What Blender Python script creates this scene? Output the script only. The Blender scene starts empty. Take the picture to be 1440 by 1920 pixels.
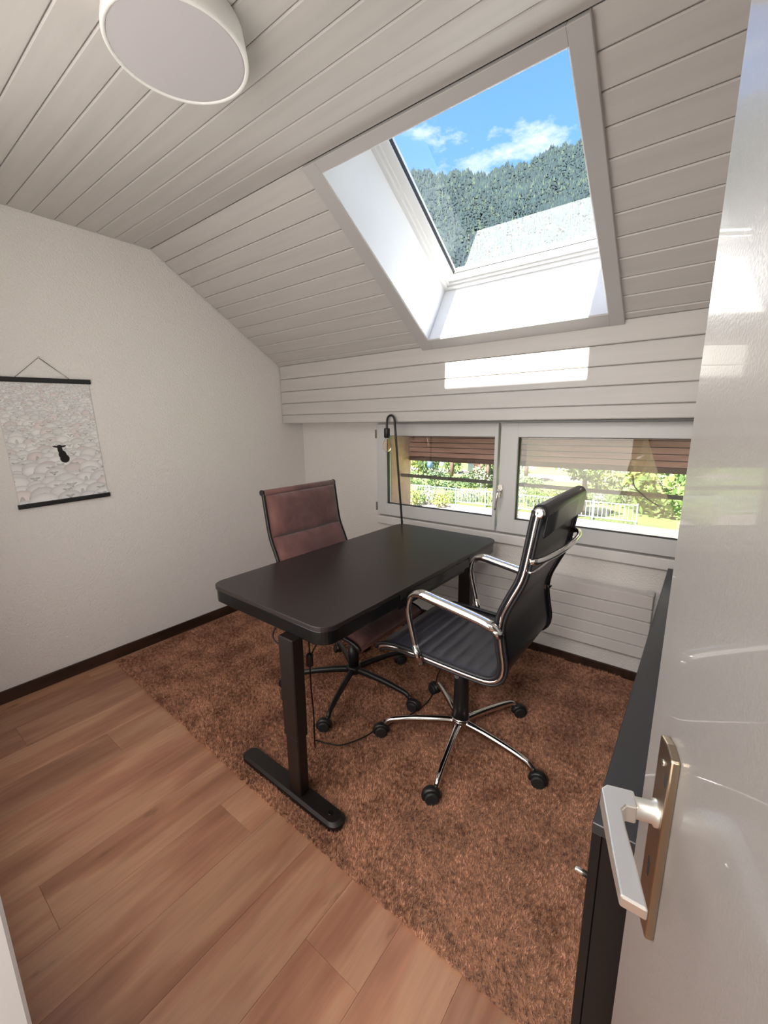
import bpy, math, random
import numpy as np
from mathutils import Vector, Matrix
random.seed(7); rng = np.random.default_rng(7)
S = bpy.context.scene
COL = S.collection

# ---------------------------------------------------------------- camera
cam_d = bpy.data.cameras.new('camera'); cam = bpy.data.objects.new('camera', cam_d); COL.objects.link(cam)
cam_d.sensor_fit = 'HORIZONTAL'; cam_d.sensor_width = 36.0; cam_d.lens = 789.986 / 1440 * 36
cam_d.clip_start = 0.02; cam_d.clip_end = 3000
_R = Vector((0.79427, 0.60745, -0.01001)); 
def cam_axes(yaw, pitch, roll):
    cp, sp, cy, sy = math.cos(pitch), math.sin(pitch), math.cos(yaw), math.sin(yaw)
    F = Vector((-sy*cp, cy*cp, -sp)); R = Vector((cy, sy, 0)); U = R.cross(F)
    return R*math.cos(roll) + U*math.sin(roll), U*math.cos(roll) - R*math.sin(roll), F
R_, U_, F_ = cam_axes(math.radians(37.3806), math.radians(11.7891), math.radians(-0.58286))
cam.matrix_world = Matrix(((R_.x, U_.x, -F_.x, 0), (R_.y, U_.y, -F_.y, 0), (R_.z, U_.z, -F_.z, 1.40), (0, 0, 0, 1)))
S.camera = cam

# ---------------------------------------------------------------- light
S.view_settings.view_transform = 'Standard'; S.view_settings.look = 'None'
S.view_settings.gamma = 1.0; S.view_settings.use_curve_mapping = False
S.view_settings.exposure = 1.72
w = bpy.data.worlds.new('sky'); S.world = w; w.use_nodes = True
nt = w.node_tree; nt.nodes.clear()
def wn(t, **k):
    n = nt.nodes.new(t)
    for a, b in k.items(): setattr(n, a, b)
    return n
tc = wn('ShaderNodeTexCoord'); sp = wn('ShaderNodeSeparateXYZ'); nt.links.new(tc.outputs['Generated'], sp.inputs[0])
gr = wn('ShaderNodeValToRGB'); nt.links.new(sp.outputs['Z'], gr.inputs[0])
e = gr.color_ramp.elements
e[0].position = 0.0; e[0].color = (.45, .62, .90, 1); e[1].position = .75; e[1].color = (.10, .27, .80, 1)
m_ = e.new(.42); m_.color = (.22, .47, .93, 1)
mp = wn('ShaderNodeMapping'); nt.links.new(tc.outputs['Generated'], mp.inputs[0]); mp.inputs['Scale'].default_value = (1, 1, 2.2)
mp.inputs['Location'].default_value = (.35, .12, .0)
nz = wn('ShaderNodeTexNoise'); nt.links.new(mp.outputs[0], nz.inputs[0]); nz.inputs['Scale'].default_value = 4.2
nz.inputs['Detail'].default_value = 8; nz.inputs['Roughness'].default_value = .6
# clouds thin out with height
mr = wn('ShaderNodeMapRange'); nt.links.new(sp.outputs['Z'], mr.inputs[0])
mr.inputs[1].default_value = .46; mr.inputs[2].default_value = .56; mr.inputs[3].default_value = -.03; mr.inputs[4].default_value = .13
sb = wn('ShaderNodeMath', operation='SUBTRACT'); nt.links.new(nz.outputs[0], sb.inputs[0]); nt.links.new(mr.outputs[0], sb.inputs[1])
cr = wn('ShaderNodeValToRGB'); nt.links.new(sb.outputs[0], cr.inputs[0])
cr.color_ramp.elements[0].position = .50; cr.color_ramp.elements[0].color = (0, 0, 0, 1)
cr.color_ramp.elements[1].position = .61; cr.color_ramp.elements[1].color = (1, 1, 1, 1)
mx = wn('ShaderNodeMix', data_type='RGBA'); nt.links.new(cr.outputs[0], mx.inputs[0])
nt.links.new(gr.outputs[0], mx.inputs[6]); mx.inputs[7].default_value = (.95, .97, 1.0, 1)
bg = wn('ShaderNodeBackground'); nt.links.new(mx.outputs[2], bg.inputs[0]); bg.inputs[1].default_value = .52
wo = wn('ShaderNodeOutputWorld'); nt.links.new(bg.outputs[0], wo.inputs[0])

def light(name, kind, loc, rot, energy, color=(1, 1, 1), **k):
    d = bpy.data.lights.new(name, kind); d.energy = energy; d.color = color
    for a, b in k.items(): setattr(d, a, b)
    o = bpy.data.objects.new(name, d); o.location = loc; o.rotation_euler = rot; COL.objects.link(o); return o
light('sun', 'SUN', (0, -5, 9), (math.radians(28), 0, 0), 15.0, (1, .95, .88), angle=math.radians(.53))
# unseen fill lights added to brighten the room, front wall and hall
light('front_fill', 'AREA', (-1.25, .06, 1.35), (math.radians(90), 0, 0), 6.5, (1, .95, .90), shape='RECTANGLE', size=1.3, size_y=1.9)
light('hall_fill', 'AREA', (-.15, -.75, 2.0), (math.radians(35), 0, 0), 10, (1, .95, .90), shape='RECTANGLE', size=.5, size_y=.5)

# ---------------------------------------------------------------- materials
def mat(name, color, rough=.5, metal=0., bump=None, vary=None, spec=.5, coat=0., emit=None, noise_rough=None, coords='Object'):
    m = bpy.data.materials.new(name); m.use_nodes = True; t = m.node_tree; b = t.nodes['Principled BSDF']
    b.inputs['Base Color'].default_value = (*color, 1); b.inputs['Roughness'].default_value = rough
    b.inputs['Metallic'].default_value = metal; b.inputs['Specular IOR Level'].default_value = spec
    b.inputs['Coat Weight'].default_value = coat
    c = None
    if bump or vary:
        c = t.nodes.new('ShaderNodeTexCoord')
    if bump:   # (scale, strength, distance, stretch)
        sc, st, di = bump[:3]
        n = t.nodes.new('ShaderNodeTexNoise'); n.inputs['Scale'].default_value = sc; n.inputs['Detail'].default_value = 4
        src = c.outputs[coords]
        if len(bump) > 3:
            q = t.nodes.new('ShaderNodeMapping'); q.inputs['Scale'].default_value = bump[3]; t.links.new(src, q.inputs[0]); src = q.outputs[0]
        t.links.new(src, n.inputs[0])
        bb = t.nodes.new('ShaderNodeBump'); bb.inputs['Strength'].default_value = st; bb.inputs['Distance'].default_value = di
        t.links.new(n.outputs[0], bb.inputs['Height']); t.links.new(bb.outputs[0], b.inputs['Normal'])
    if vary:   # (scale, second colour, stretch, lo, hi)
        n = t.nodes.new('ShaderNodeTexNoise'); n.inputs['Scale'].default_value = vary[0]; n.inputs['Detail'].default_value = 5
        q = t.nodes.new('ShaderNodeMapping'); q.inputs['Scale'].default_value = vary[2]; t.links.new(c.outputs[coords], q.inputs[0])
        t.links.new(q.outputs[0], n.inputs[0])
        r = t.nodes.new('ShaderNodeMapRange'); t.links.new(n.outputs[0], r.inputs[0])
        r.inputs[1].default_value = vary[3]; r.inputs[2].default_value = vary[4]
        x = t.nodes.new('ShaderNodeMix'); x.data_type = 'RGBA'; t.links.new(r.outputs[0], x.inputs[0])
        x.inputs[6].default_value = (*color, 1); x.inputs[7].default_value = (*vary[1], 1)
        t.links.new(x.outputs[2], b.inputs['Base Color'])
    if emit:
        b.inputs['Emission Color'].default_value = (*emit[0], 1); b.inputs['Emission Strength'].default_value = emit[1]
    return m

MT = {}
MT['plaster'] = mat('plaster', (.87, .835, .80), .85, bump=(120, .9, .006), vary=(260, (.83, .795, .76), (1, 1, 1), .4, .6))
MT['board'] = mat('painted_board', (.60, .57, .545), .45, bump=(60, .25, .0015, (.08, 1, 1)), vary=(7, (.56, .535, .51), (.25, 4, 4), .4, .65))
MT['board_back'] = mat('board_back', (.12, .11, .10), .9)
MT['white'] = mat('white_paint', (.78, .755, .735), .35, bump=(30, .1, .001))
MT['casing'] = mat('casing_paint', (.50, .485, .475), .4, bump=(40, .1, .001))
MT['lining'] = mat('lining_paint', (.74, .75, .765), .35, bump=(30, .08, .001))
MT['pvc'] = mat('window_pvc', (.68, .675, .67), .3)
MT['gasket'] = mat('gasket', (.03, .03, .03), .6)
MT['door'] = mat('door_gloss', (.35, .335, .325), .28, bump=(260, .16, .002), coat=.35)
MT['baseboard'] = mat('dark_wood', (.055, .025, .014), .45, bump=(40, .3, .002, (1, .05, 1)), vary=(20, (.03, .013, .008), (1, .1, 1), .4, .6))
MT['chrome'] = mat('chrome', (.78, .77, .76), .09, metal=1.)
MT['lever'] = mat('satin_lever', (.90, .89, .85), .42, metal=1., bump=(200, .05, .0004))
MT['nickel'] = mat('satin_nickel', (.72, .68, .60), .27, metal=1., bump=(200, .06, .0005))
MT['plate'] = mat('plate_bronze', (.42, .34, .25), .33, metal=1.)
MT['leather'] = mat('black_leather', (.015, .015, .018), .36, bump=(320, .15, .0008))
MT['leather_seat'] = mat('black_leather_skylit', (.040, .038, .046), .38, bump=(320, .15, .0008))  # black leather with the seat's sky sheen put into its colour
MT['plastic'] = mat('black_plastic', (.012, .012, .012), .38)
MT['rubber'] = mat('black_rubber', (.016, .016, .016), .6)
MT['desk'] = mat('desk_black', (.028, .021, .019), .34, bump=(500, .10, .0004))  # brown reflection of shutter and wall put into the tabletop's black
MT['desk_leg'] = mat('desk_steel', (.009, .006, .005), .42, bump=(400, .1, .0003))
MT['desk_glossy'] = mat('desk_edge', (.007, .007, .007), .22)
MT['velvet'] = mat('pink_velvet', (.185, .078, .068), .8, bump=(25, .5, .01), vary=(9, (.125, .050, .045), (1, 1, 1), .4, .62))
MT['velvet'].node_tree.nodes['Principled BSDF'].inputs['Sheen Weight'].default_value = .3
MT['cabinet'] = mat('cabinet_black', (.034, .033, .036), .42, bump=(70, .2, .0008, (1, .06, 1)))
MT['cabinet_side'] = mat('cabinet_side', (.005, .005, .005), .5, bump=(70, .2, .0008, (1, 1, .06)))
MT['radiator'] = mat('radiator_enamel', (.72, .68, .655), .4)
MT['shutter'] = mat('shutter_wood', (.66, .35, .29), .6, bump=(50, .4, .002, (.1, 1, 1)), vary=(14, (.48, .24, .20), (.3, 3, 3), .35, .65))
MT['sand'] = mat('sand_render', (.88, .54, .38), .9, bump=(90, .6, .006), vary=(20, (.78, .46, .32), (1, 1, 1), .4, .6))
MT['rail'] = mat('rail_grey', (.20, .17, .15), .5)
MT['lamp_white'] = mat('lamp_white', (.84, .83, .80), .4)
MT['diffuser'] = mat('diffuser', (.55, .52, .535), .55)
MT['cable'] = mat('cable_black', (.008, .007, .007), .5)
MT['bar'] = mat('poster_bar', (.010, .010, .010), .5)
MT['net_post'] = mat('painted_post', (.7, .7, .7), .5)
MT['grass'] = mat('lawn', (.085, .13, .03), .9, vary=(.5, (.13, .18, .04), (1, 1, 1), .35, .65), coords='Object')
MT['paving'] = mat('paving', (.20, .155, .14), .9, vary=(3, (.16, .13, .12), (1, 1, 1), .4, .6))
MT['bark'] = mat('bark', (.16, .10, .08), .9, bump=(20, .6, .02))
MT['roof'] = mat('roof_tile', (.22, .10, .07), .8)
MT['fence_white'] = mat('fence_white', (.26, .30, .33), .5)
MT['hall'] = mat('hall_paint', (.72, .69, .66), .8)

def leaf_mat(name, c1, c2):
    c1 = tuple(v*.46+.012 for v in c1); c2 = tuple(v*.46+.025 for v in c2)
    m = mat(name, c1, .6, vary=(3.2, c2, (1, 1, 1), .35, .65)); return m
LEAF = [leaf_mat('leaf_bright', (.30, .46, .06), (.16, .32, .05)), leaf_mat('leaf_mid', (.15, .28, .06), (.26, .38, .10)),
        leaf_mat('leaf_pale', (.34, .42, .20), (.50, .55, .38)), leaf_mat('leaf_dark', (.06, .14, .04), (.12, .22, .06)),
        leaf_mat('leaf_flower', (.22, .36, .08), (.62, .60, .58)), leaf_mat('leaf_red', (.50, .06, .10), (.25, .22, .06)),
        leaf_mat('leaf_yellow', (.50, .48, .08), (.30, .40, .06))]

def glass_mat():
    m = bpy.data.materials.new('window_glass'); m.use_nodes = True; t = m.node_tree; t.nodes.clear()
    o = t.nodes.new('ShaderNodeOutputMaterial'); a = t.nodes.new('ShaderNodeBsdfTransparent'); g = t.nodes.new('ShaderNodeBsdfGlossy')
    g.inputs['Roughness'].default_value = 0.0; g.inputs['Color'].default_value = (1, 1, 1, 1)
    a.inputs[0].default_value = (.95, .97, .97, 1)
    f = t.nodes.new('ShaderNodeFresnel'); ge = t.nodes.new('ShaderNodeNewGeometry'); mr_ = t.nodes.new('ShaderNodeMapRange')
    mr_.inputs[3].default_value = 1.5; mr_.inputs[4].default_value = 1/1.5      # same reflectance from both sides of the thin pane
    t.links.new(ge.outputs['Backfacing'], mr_.inputs[0]); t.links.new(mr_.outputs[0], f.inputs[0])
    k = t.nodes.new('ShaderNodeMath'); k.operation = 'MULTIPLY'; k.inputs[1].default_value = 1.15; k.use_clamp = True
    x = t.nodes.new('ShaderNodeMixShader'); t.links.new(f.outputs[0], k.inputs[0]); t.links.new(k.outputs[0], x.inputs[0])
    t.links.new(a.outputs[0], x.inputs[1]); t.links.new(g.outputs[0], x.inputs[2]); t.links.new(x.outputs[0], o.inputs[0]); return m
MT['glass'] = glass_mat()
def sheer_mat(name, color, alpha):
    m = bpy.data.materials.new(name); m.use_nodes = True; t = m.node_tree; t.nodes.clear()
    o = t.nodes.new('ShaderNodeOutputMaterial'); a = t.nodes.new('ShaderNodeBsdfTransparent'); d = t.nodes.new('ShaderNodeBsdfDiffuse')
    tr = t.nodes.new('ShaderNodeBsdfTranslucent'); tr.inputs[0].default_value = (*color, 1); ad = t.nodes.new('ShaderNodeMixShader'); ad.inputs[0].default_value = .6
    d.inputs[0].default_value = (*color, 1); x = t.nodes.new('ShaderNodeMixShader'); x.inputs[0].default_value = alpha
    t.links.new(d.outputs[0], ad.inputs[1]); t.links.new(tr.outputs[0], ad.inputs[2])
    t.links.new(a.outputs[0], x.inputs[1]); t.links.new(ad.outputs[0], x.inputs[2]); t.links.new(x.outputs[0], o.inputs[0]); return m
MT['net'] = sheer_mat('insect_net', (.95, .72, .64), .30)

def floor_mat():
    m = bpy.data.materials.new('oak_laminate'); m.use_nodes = True; t = m.node_tree; b = t.nodes['Principled BSDF']
    g = t.nodes.new('ShaderNodeNewGeometry'); oi = t.nodes.new('ShaderNodeObjectInfo')
    off = t.nodes.new('ShaderNodeVectorMath'); off.operation = 'MULTIPLY_ADD'
    t.links.new(oi.outputs['Random'], off.inputs[0]); off.inputs[1].default_value = (37, 53, 0); t.links.new(g.outputs['Position'], off.inputs[2])
    def noise(scale, st, det=5, rough=.55):
        q = t.nodes.new('ShaderNodeMapping'); q.inputs['Scale'].default_value = st; t.links.new(off.outputs[0], q.inputs[0])
        n = t.nodes.new('ShaderNodeTexNoise'); n.inputs['Scale'].default_value = scale; n.inputs['Detail'].default_value = det
        n.inputs['Roughness'].default_value = rough; t.links.new(q.outputs[0], n.inputs[0]); return n.outputs[0]
    big = noise(5, (1.6, .32, 1), 3); fine = noise(60, (1, .06, 1), 6); knot = noise(11, (1, .35, 1), 4)
    cr = t.nodes.new('ShaderNodeValToRGB'); t.links.new(big, cr.inputs[0]); E = cr.color_ramp.elements
    E[0].position = .34; E[0].color = (.34, .150, .085, 1); E[1].position = .56; E[1].color = (.50, .265, .155, 1)
    h = E.new(.46); h.color = (.42, .195, .112, 1)
    mx = t.nodes.new('ShaderNodeMix'); mx.data_type = 'RGBA'; mx.blend_type = 'MULTIPLY'
    r1 = t.nodes.new('ShaderNodeMapRange'); t.links.new(fine, r1.inputs[0]); r1.inputs[1].default_value = .3; r1.inputs[2].default_value = .7; r1.inputs[3].default_value = .84; r1.inputs[4].default_value = 1.08
    mx.inputs[0].default_value = 1; t.links.new(cr.outputs[0], mx.inputs[6]); t.links.new(r1.outputs[0], mx.inputs[7])
    r2 = t.nodes.new('ShaderNodeMapRange'); t.links.new(knot, r2.inputs[0]); r2.inputs[1].default_value = .65; r2.inputs[2].default_value = .74
    m2 = t.nodes.new('ShaderNodeMix'); m2.data_type = 'RGBA'; t.links.new(r2.outputs[0], m2.inputs[0]); t.links.new(mx.outputs[2], m2.inputs[6]); m2.inputs[7].default_value = (.17, .085, .045, 1)
    # each board its own tone
    r3 = t.nodes.new('ShaderNodeMapRange'); t.links.new(oi.outputs['Random'], r3.inputs[0]); r3.inputs[3].default_value = .78; r3.inputs[4].default_value = 1.02
    m3 = t.nodes.new('ShaderNodeMix'); m3.data_type = 'RGBA'; m3.blend_type = 'MULTIPLY'; m3.inputs[0].default_value = 1
    t.links.new(m2.outputs[2], m3.inputs[6]); t.links.new(r3.outputs[0], m3.inputs[7])
    t.links.new(m3.outputs[2], b.inputs['Base Color']); b.inputs['Roughness'].default_value = .38
    bp = t.nodes.new('ShaderNodeBump'); bp.inputs['Strength'].default_value = .12; bp.inputs['Distance'].default_value = .001
    t.links.new(fine, bp.inputs['Height']); t.links.new(bp.outputs[0], b.inputs['Normal']); return m
MT['floor'] = floor_mat()

def rug_mat():
    m = bpy.data.materials.new('rust_pile'); m.use_nodes = True; t = m.node_tree; b = t.nodes['Principled BSDF']
    g = t.nodes.new('ShaderNodeNewGeometry')
    def noise(s, d):
        n = t.nodes.new('ShaderNodeTexNoise'); n.inputs['Scale'].default_value = s; n.inputs['Detail'].default_value = d; t.links.new(g.outputs['Position'], n.inputs[0]); return n.outputs[0]
    cr = t.nodes.new('ShaderNodeValToRGB'); E = cr.color_ramp.elements
    ad = t.nodes.new('ShaderNodeMath'); ad.operation = 'MULTIPLY_ADD'; ad.inputs[1].default_value = .62
    sc = t.nodes.new('ShaderNodeMath'); sc.operation = 'MULTIPLY'; sc.inputs[1].default_value = .38
    t.links.new(noise(7, 5), sc.inputs[0]); t.links.new(noise(70, 4), ad.inputs[0]); t.links.new(sc.outputs[0], ad.inputs[2]); t.links.new(ad.outputs[0], cr.inputs[0])
    E[0].position = .41; E[0].color = (.22, .082, .041, 1); E[1].position = .60; E[1].color = (.76, .41, .26, 1)
    t.links.new(cr.outputs[0], b.inputs['Base Color']); b.inputs['Roughness'].default_value = .95; b.inputs['Specular IOR Level'].default_value = .1
    b.inputs['Sheen Weight'].default_value = .3; return m
MT['rug'] = rug_mat()
def vcol_mat(name, attr, rough=.7):
    m = bpy.data.materials.new(name); m.use_nodes = True; t = m.node_tree; b = t.nodes['Principled BSDF']
    a = t.nodes.new('ShaderNodeAttribute'); a.attribute_name = attr; t.links.new(a.outputs['Color'], b.inputs['Base Color'])
    b.inputs['Roughness'].default_value = rough; b.inputs['Specular IOR Level'].default_value = .2; return m
MT['poster'] = vcol_mat('poster_print', 'print')
MT['forest'] = vcol_mat('conifer', 'tint', .95)
MT['rock'] = mat('mountain_ground', (.009, .016, .011), .95, vary=(.02, (.015, .022, .015), (1, 1, 1), .4, .6))

# ---------------------------------------------------------------- mesh helpers
class MB:
    def __init__(s): s.v = []; s.f = []; s.sm = []
    def add(s, vs, fs, smooth=False):
        b = len(s.v); s.v += [tuple(v) for v in vs]; s.f += [tuple(i + b for i in f) for f in fs]; s.sm += [smooth] * len(fs); return s
    def box(s, x0, x1, y0, y1, z0, z1, c=0., tf=None):
        if c <= 0:
            vs = [(x, y, z) for z in (z0, z1) for y in (y0, y1) for x in (x0, x1)]
            fs = [(0, 2, 3, 1), (4, 5, 7, 6), (0, 1, 5, 4), (1, 3, 7, 5), (3, 2, 6, 7), (2, 0, 4, 6)]
        else:      # chamfered box
            vs = []; X = (x0, x1); Y = (y0, y1); Z = (z0, z1); idx = {}
            for i in (0, 1):
                for j in (0, 1):
                    for k in (0, 1):
                        sx, sy, sz = (1 - 2*i)*c, (1 - 2*j)*c, (1 - 2*k)*c
                        idx[i, j, k] = len(vs)
                        vs += [(X[i], Y[j]+sy, Z[k]+sz), (X[i]+sx, Y[j], Z[k]+sz), (X[i]+sx, Y[j]+sy, Z[k])]
            g = lambda i, j, k, a: idx[i, j, k] + a
            fs = []
            for i in (0, 1): fs.append([g(i, 0, 0, 0), g(i, 0, 1, 0), g(i, 1, 1, 0), g(i, 1, 0, 0)][::1 if i == 0 else -1])
            for j in (0, 1): fs.append([g(0, j, 0, 1), g(1, j, 0, 1), g(1, j, 1, 1), g(0, j, 1, 1)][::1 if j == 0 else -1])
            for k in (0, 1): fs.append([g(0, 0, k, 2), g(0, 1, k, 2), g(1, 1, k, 2), g(1, 0, k, 2)][::1 if k == 0 else -1])
            for j in (0, 1):
                for k in (0, 1): fs.append([g(0, j, k, 1), g(1, j, k, 1), g(1, j, k, 2), g(0, j, k, 2)][::1 if j == k else -1][::-1])
            for i in (0, 1):
                for k in (0, 1): fs.append([g(i, 0, k, 0), g(i, 1, k, 0), g(i, 1, k, 2), g(i, 0, k, 2)][::1 if i == k else -1])
            for i in (0, 1):
                for j in (0, 1): fs.append([g(i, j, 0, 0), g(i, j, 1, 0), g(i, j, 1, 1), g(i, j, 0, 1)][::1 if i == j else -1][::-1])
            for i in (0, 1):
                for j in (0, 1):
                    for k in (0, 1): fs.append([g(i, j, k, 0), g(i, j, k, 1), g(i, j, k, 2)][::1 if (i+j+k) % 2 == 0 else -1])
        if tf: vs = [tf(*v) for v in vs]
        return s.add(vs, fs)
    def prism(s, pts, a0, a1, axis='z', smooth=False, tf=None):   # pts polygon in the other two axes
        n = len(pts)
        def P(p, a):
            return {'z': (p[0], p[1], a), 'x': (a, p[0], p[1]), 'y': (p[0], a, p[1])}[axis]
        vs = [P(p, a0) for p in pts] + [P(p, a1) for p in pts]
        if tf: vs = [tf(*v) for v in vs]
        s.add(vs, [tuple(range(n))[::-1], tuple(range(n, 2*n))])
        b = len(s.v) - 2*n
        for i in range(n):
            j = (i + 1) % n; s.f.append((b+i, b+j, b+n+j, b+n+i)); s.sm.append(smooth)
        return s
    def tube(s, path, r, n=10, closed=False, flat=1.0, up=None, caps=True):
        P = [Vector(p) for p in path]; m = len(P); rr = r if isinstance(r, (list, tuple)) else [r]*m
        nrm = Vector(up) if up else None; vs = []
        prev = None
        for i in range(m):
            if closed: t = (P[(i+1) % m] - P[i-1]).normalized()
            else: t = (P[min(i+1, m-1)] - P[max(i-1, 0)]).normalized()
            if nrm is not None: a = nrm - t * nrm.dot(t)
            elif prev is None:
                a = Vector((0, 0, 1)) if abs(t.z) < .9 else Vector((1, 0, 0)); a = a - t*a.dot(t)
            else: a = prev - t*prev.dot(t)
            a.normalize(); prev = a; b = t.cross(a)
            for k in range(n):
                th = 2*math.pi*k/n; vs.append(P[i] + a*math.cos(th)*rr[i]*flat + b*math.sin(th)*rr[i])
        fs = []
        for i in range(m if closed else m-1):
            for k in range(n):
                j = (i+1) % m; fs.append((i*n+k, i*n+(k+1) % n, j*n+(k+1) % n, j*n+k))
        s.add(vs, fs, True)
        if caps and not closed:
            b = len(s.v) - len(vs); s.f += [tuple(b+k for k in range(n))[::-1], tuple(b+(m-1)*n+k for k in range(n))]; s.sm += [False, False]
        return s
    def lathe(s, prof, c=(0, 0, 0), axis='z', n=32, smooth=True):   # prof [(r, h)]
        vs = []; m = len(prof)
        for r, h in prof:
            for k in range(n):
                a = 2*math.pi*k/n; x, y = r*math.cos(a), r*math.sin(a)
                v = {'z': (x, y, h), 'x': (h, x, y), 'y': (y, h, x)}[axis]; vs.append((v[0]+c[0], v[1]+c[1], v[2]+c[2]))
        fs = [(i*n+k, i*n+(k+1) % n, (i+1)*n+(k+1) % n, (i+1)*n+k) for i in range(m-1) for k in range(n)]
        s.add(vs, fs, smooth); b = len(s.v) - len(vs)
        s.f += [tuple(b+k for k in range(n))[::-1], tuple(b+(m-1)*n+k for k in range(n))]; s.sm += [False, False]
        return s
    def build(s, name, m, parent=None, bevel=0., seg=2, subsurf=0):
        me = bpy.data.meshes.new(name); me.from_pydata(s.v, [], s.f); me.materials.append(MT[m] if isinstance(m, str) else m)
        me.polygons.foreach_set('use_smooth', s.sm); me.update()
        o = bpy.data.objects.new(name, me); COL.objects.link(o)
        if parent: o.parent = parent
        if bevel:
            b = o.modifiers.new('b', 'BEVEL'); b.width = bevel; b.segments = seg; b.limit_method = 'ANGLE'; b.angle_limit = math.radians(40)
        return o
def tag(o, label=None, cat=None, group=None, kind=None):
    if label: o['label'] = label
    if cat: o['category'] = cat
    if group: o['group'] = group
    if kind: o['kind'] = kind
    return o
def empty(name, loc=(0, 0, 0), rz=0, label=None, cat=None, group=None, kind=None):
    o = bpy.data.objects.new(name, None); o.empty_display_size = .05; o.location = loc; o.rotation_euler = (0, 0, rz); COL.objects.link(o)
    return tag(o, label, cat, group, kind)
def rrect(x0, x1, y0, y1, r, n=6):
    p = []
    for cx, cy, a0 in ((x1-r, y1-r, 0), (x0+r, y1-r, 90), (x0+r, y0+r, 180), (x1-r, y0+r, 270)):
        for k in range(n+1):
            a = math.radians(a0 + 90*k/n); p.append((cx+r*math.cos(a), cy+r*math.sin(a)))
    return p
def smooth_path(pts, n=6):     # Catmull-Rom
    P = [Vector(p) for p in pts]; out = []
    for i in range(len(P)-1):
        a = P[max(i-1, 0)]; b = P[i]; c = P[i+1]; d = P[min(i+2, len(P)-1)]
        for k in range(n):
            t = k/n; out.append(.5*((2*b) + (c-a)*t + (2*a-5*b+4*c-d)*t*t + (3*b-a-3*c+d)*t**3))
    out.append(P[-1]); return out

# ================================================================ THE ROOM
XL, XR, YB, YF, ZC = -2.755, .36, 2.485, .015, 2.421
YK = 1.357                       # the fold between flat and sloping ceiling
CS, SN = .8461, .5330
def SL(x, s, o): return (x, YK + CS*s + SN*o, ZC - SN*s + CS*o)     # slope coordinates: x, down the slope, outward
# floor: sub-floor and boards
fl = MB().box(XL-.15, XR+.3, -1.6, 2.8, -.20, -.012).build('floor', 'board_back'); tag(fl, 'oak laminate floor of lengthwise boards', kind='structure')
PW = .1925; x = -.925 - PW*10
plk = []
while x < XR + .05:
    y = -1.5 + random.random()*.5 - .6
    while y < YB:
        L = random.choice((.55, .8, 1.05, 1.29))
        y0, y1 = max(y, -1.5), min(y+L, YB)
        x0, x1 = max(x, XL), min(x+PW, XR+.06)
        if y1 - y0 > .03 and x1 - x0 > .01:
            MB().box(x0+.0002, x1-.0002, y0+.0002, y1-.0002, -.012, 0, .0006).build('plank', 'floor', fl)
        y += L
    x += PW
# walls
wl = MB().box(XL-.15, XL, -.14, YB+.3, -.2, ZC+.3).build('wall_left', 'plaster'); tag(wl, 'white textured plaster gable wall', kind='structure')
wr = MB().box(XR, XR+.12, .02, YB+.3, -.2, ZC+.3).build('wall_right', 'plaster'); tag(wr, 'white plaster wall behind the door and cabinet', kind='structure')
b = MB()
b.box(XL, -1.93, YB, 2.80, -.2, 1.7); b.box(.03, XR, YB, 2.80, -.2, 1.7); b.box(-1.93, .03, YB, 2.80, -.2, .735); b.box(-1.93, .03, YB, 2.80, 1.40, 1.7)
wb = b.build('wall_back', 'plaster'); tag(wb, 'white plaster window wall below the boarded bulkhead', kind='structure')
# ledge under the window
tag(MB().box(-1.935, XR, 2.440, YB, .668, .728, .006).build('trim_5', 'white'), 'white painted ledge under the low window', kind='structure')
# front wall with the doorway the camera stands in, and the hall
b = MB(); b.box(XL, -.45, -.12, YF, -.2, ZC+.1); b.box(-.45, XR, -.12, YF, 2.03, ZC+.1); b.box(.21, XR, -.12, YF, -.2, 2.03)
wf = b.build('wall_front', 'plaster'); tag(wf, 'white wall beside the doorway', kind='structure')
b = MB(); b.box(-.47, -.445, -.13, YF+.012, 0, 2.03, .003); b.box(-.53, -.47, YF, YF+.012, 0, 2.06, .003)
jb = b.build('trim_1', 'white'); tag(jb, 'white painted door jamb at the left of the doorway', kind='structure')
b = MB(); b.box(-1.6, 1.3, -1.7, -1.6, -.2, 2.5); b.box(-1.7, -1.6, -1.7, -.12, -.2, 2.5); b.box(1.3, 1.4, -1.7, -.12, -.2, 2.5); b.box(-1.7, 1.4, -1.7, -.12, 2.45, 2.55)
b.box(XR+.12, 1.4, -.2, -.12, -.2, 2.5)
tag(b.build('wall_hall', 'hall'), 'white hallway wall behind the doorway', kind='structure')
# ceiling (flat part + slope) with its boards
CT = .016
b = MB(); b.box(XL-.15, XR+.15, -.14, YK+.02, ZC+.02, ZC+.30)
def slbox(b, x0, x1, s0, s1, o0, o1, c=0.): return b.box(x0, x1, s0, s1, o0, o1, c, tf=SL)
OX0, OX1, OS0, OS1 = -1.355, -.420, .045, 1.012
slbox(b, XL-.15, OX0-.022, -.02, 1.75, .02, .36); slbox(b, OX1+.022, XR+.15, -.02, 1.75, .02, .36)
slbox(b, OX0-.022, OX1+.022, -.02, OS0-.022, .02, .36); slbox(b, OX0-.022, OX1+.022, OS1+.022, 1.75, .02, .36)
ce = b.build('ceiling', 'board_back'); tag(ce, 'white painted boarded ceiling, flat then sloping to the window', kind='structure')
def board_profile(w, t=.018, c=.004): return [(0, t), (0, c), (c, 0), (w-c, 0), (w, c), (w, t)]
pitch = .0928
k = 0
while True:
    y1 = YK - k*pitch; y0 = max(y1 - pitch, YF)
    if y1 - y0 < .012: break
    pr = [(y0+.0012+a, ZC+z) for a, z in board_profile(y1-y0-.0024)]
    MB().prism(pr, XL+.002, XR, 'x').build('plank', 'board', ce); k += 1
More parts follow.
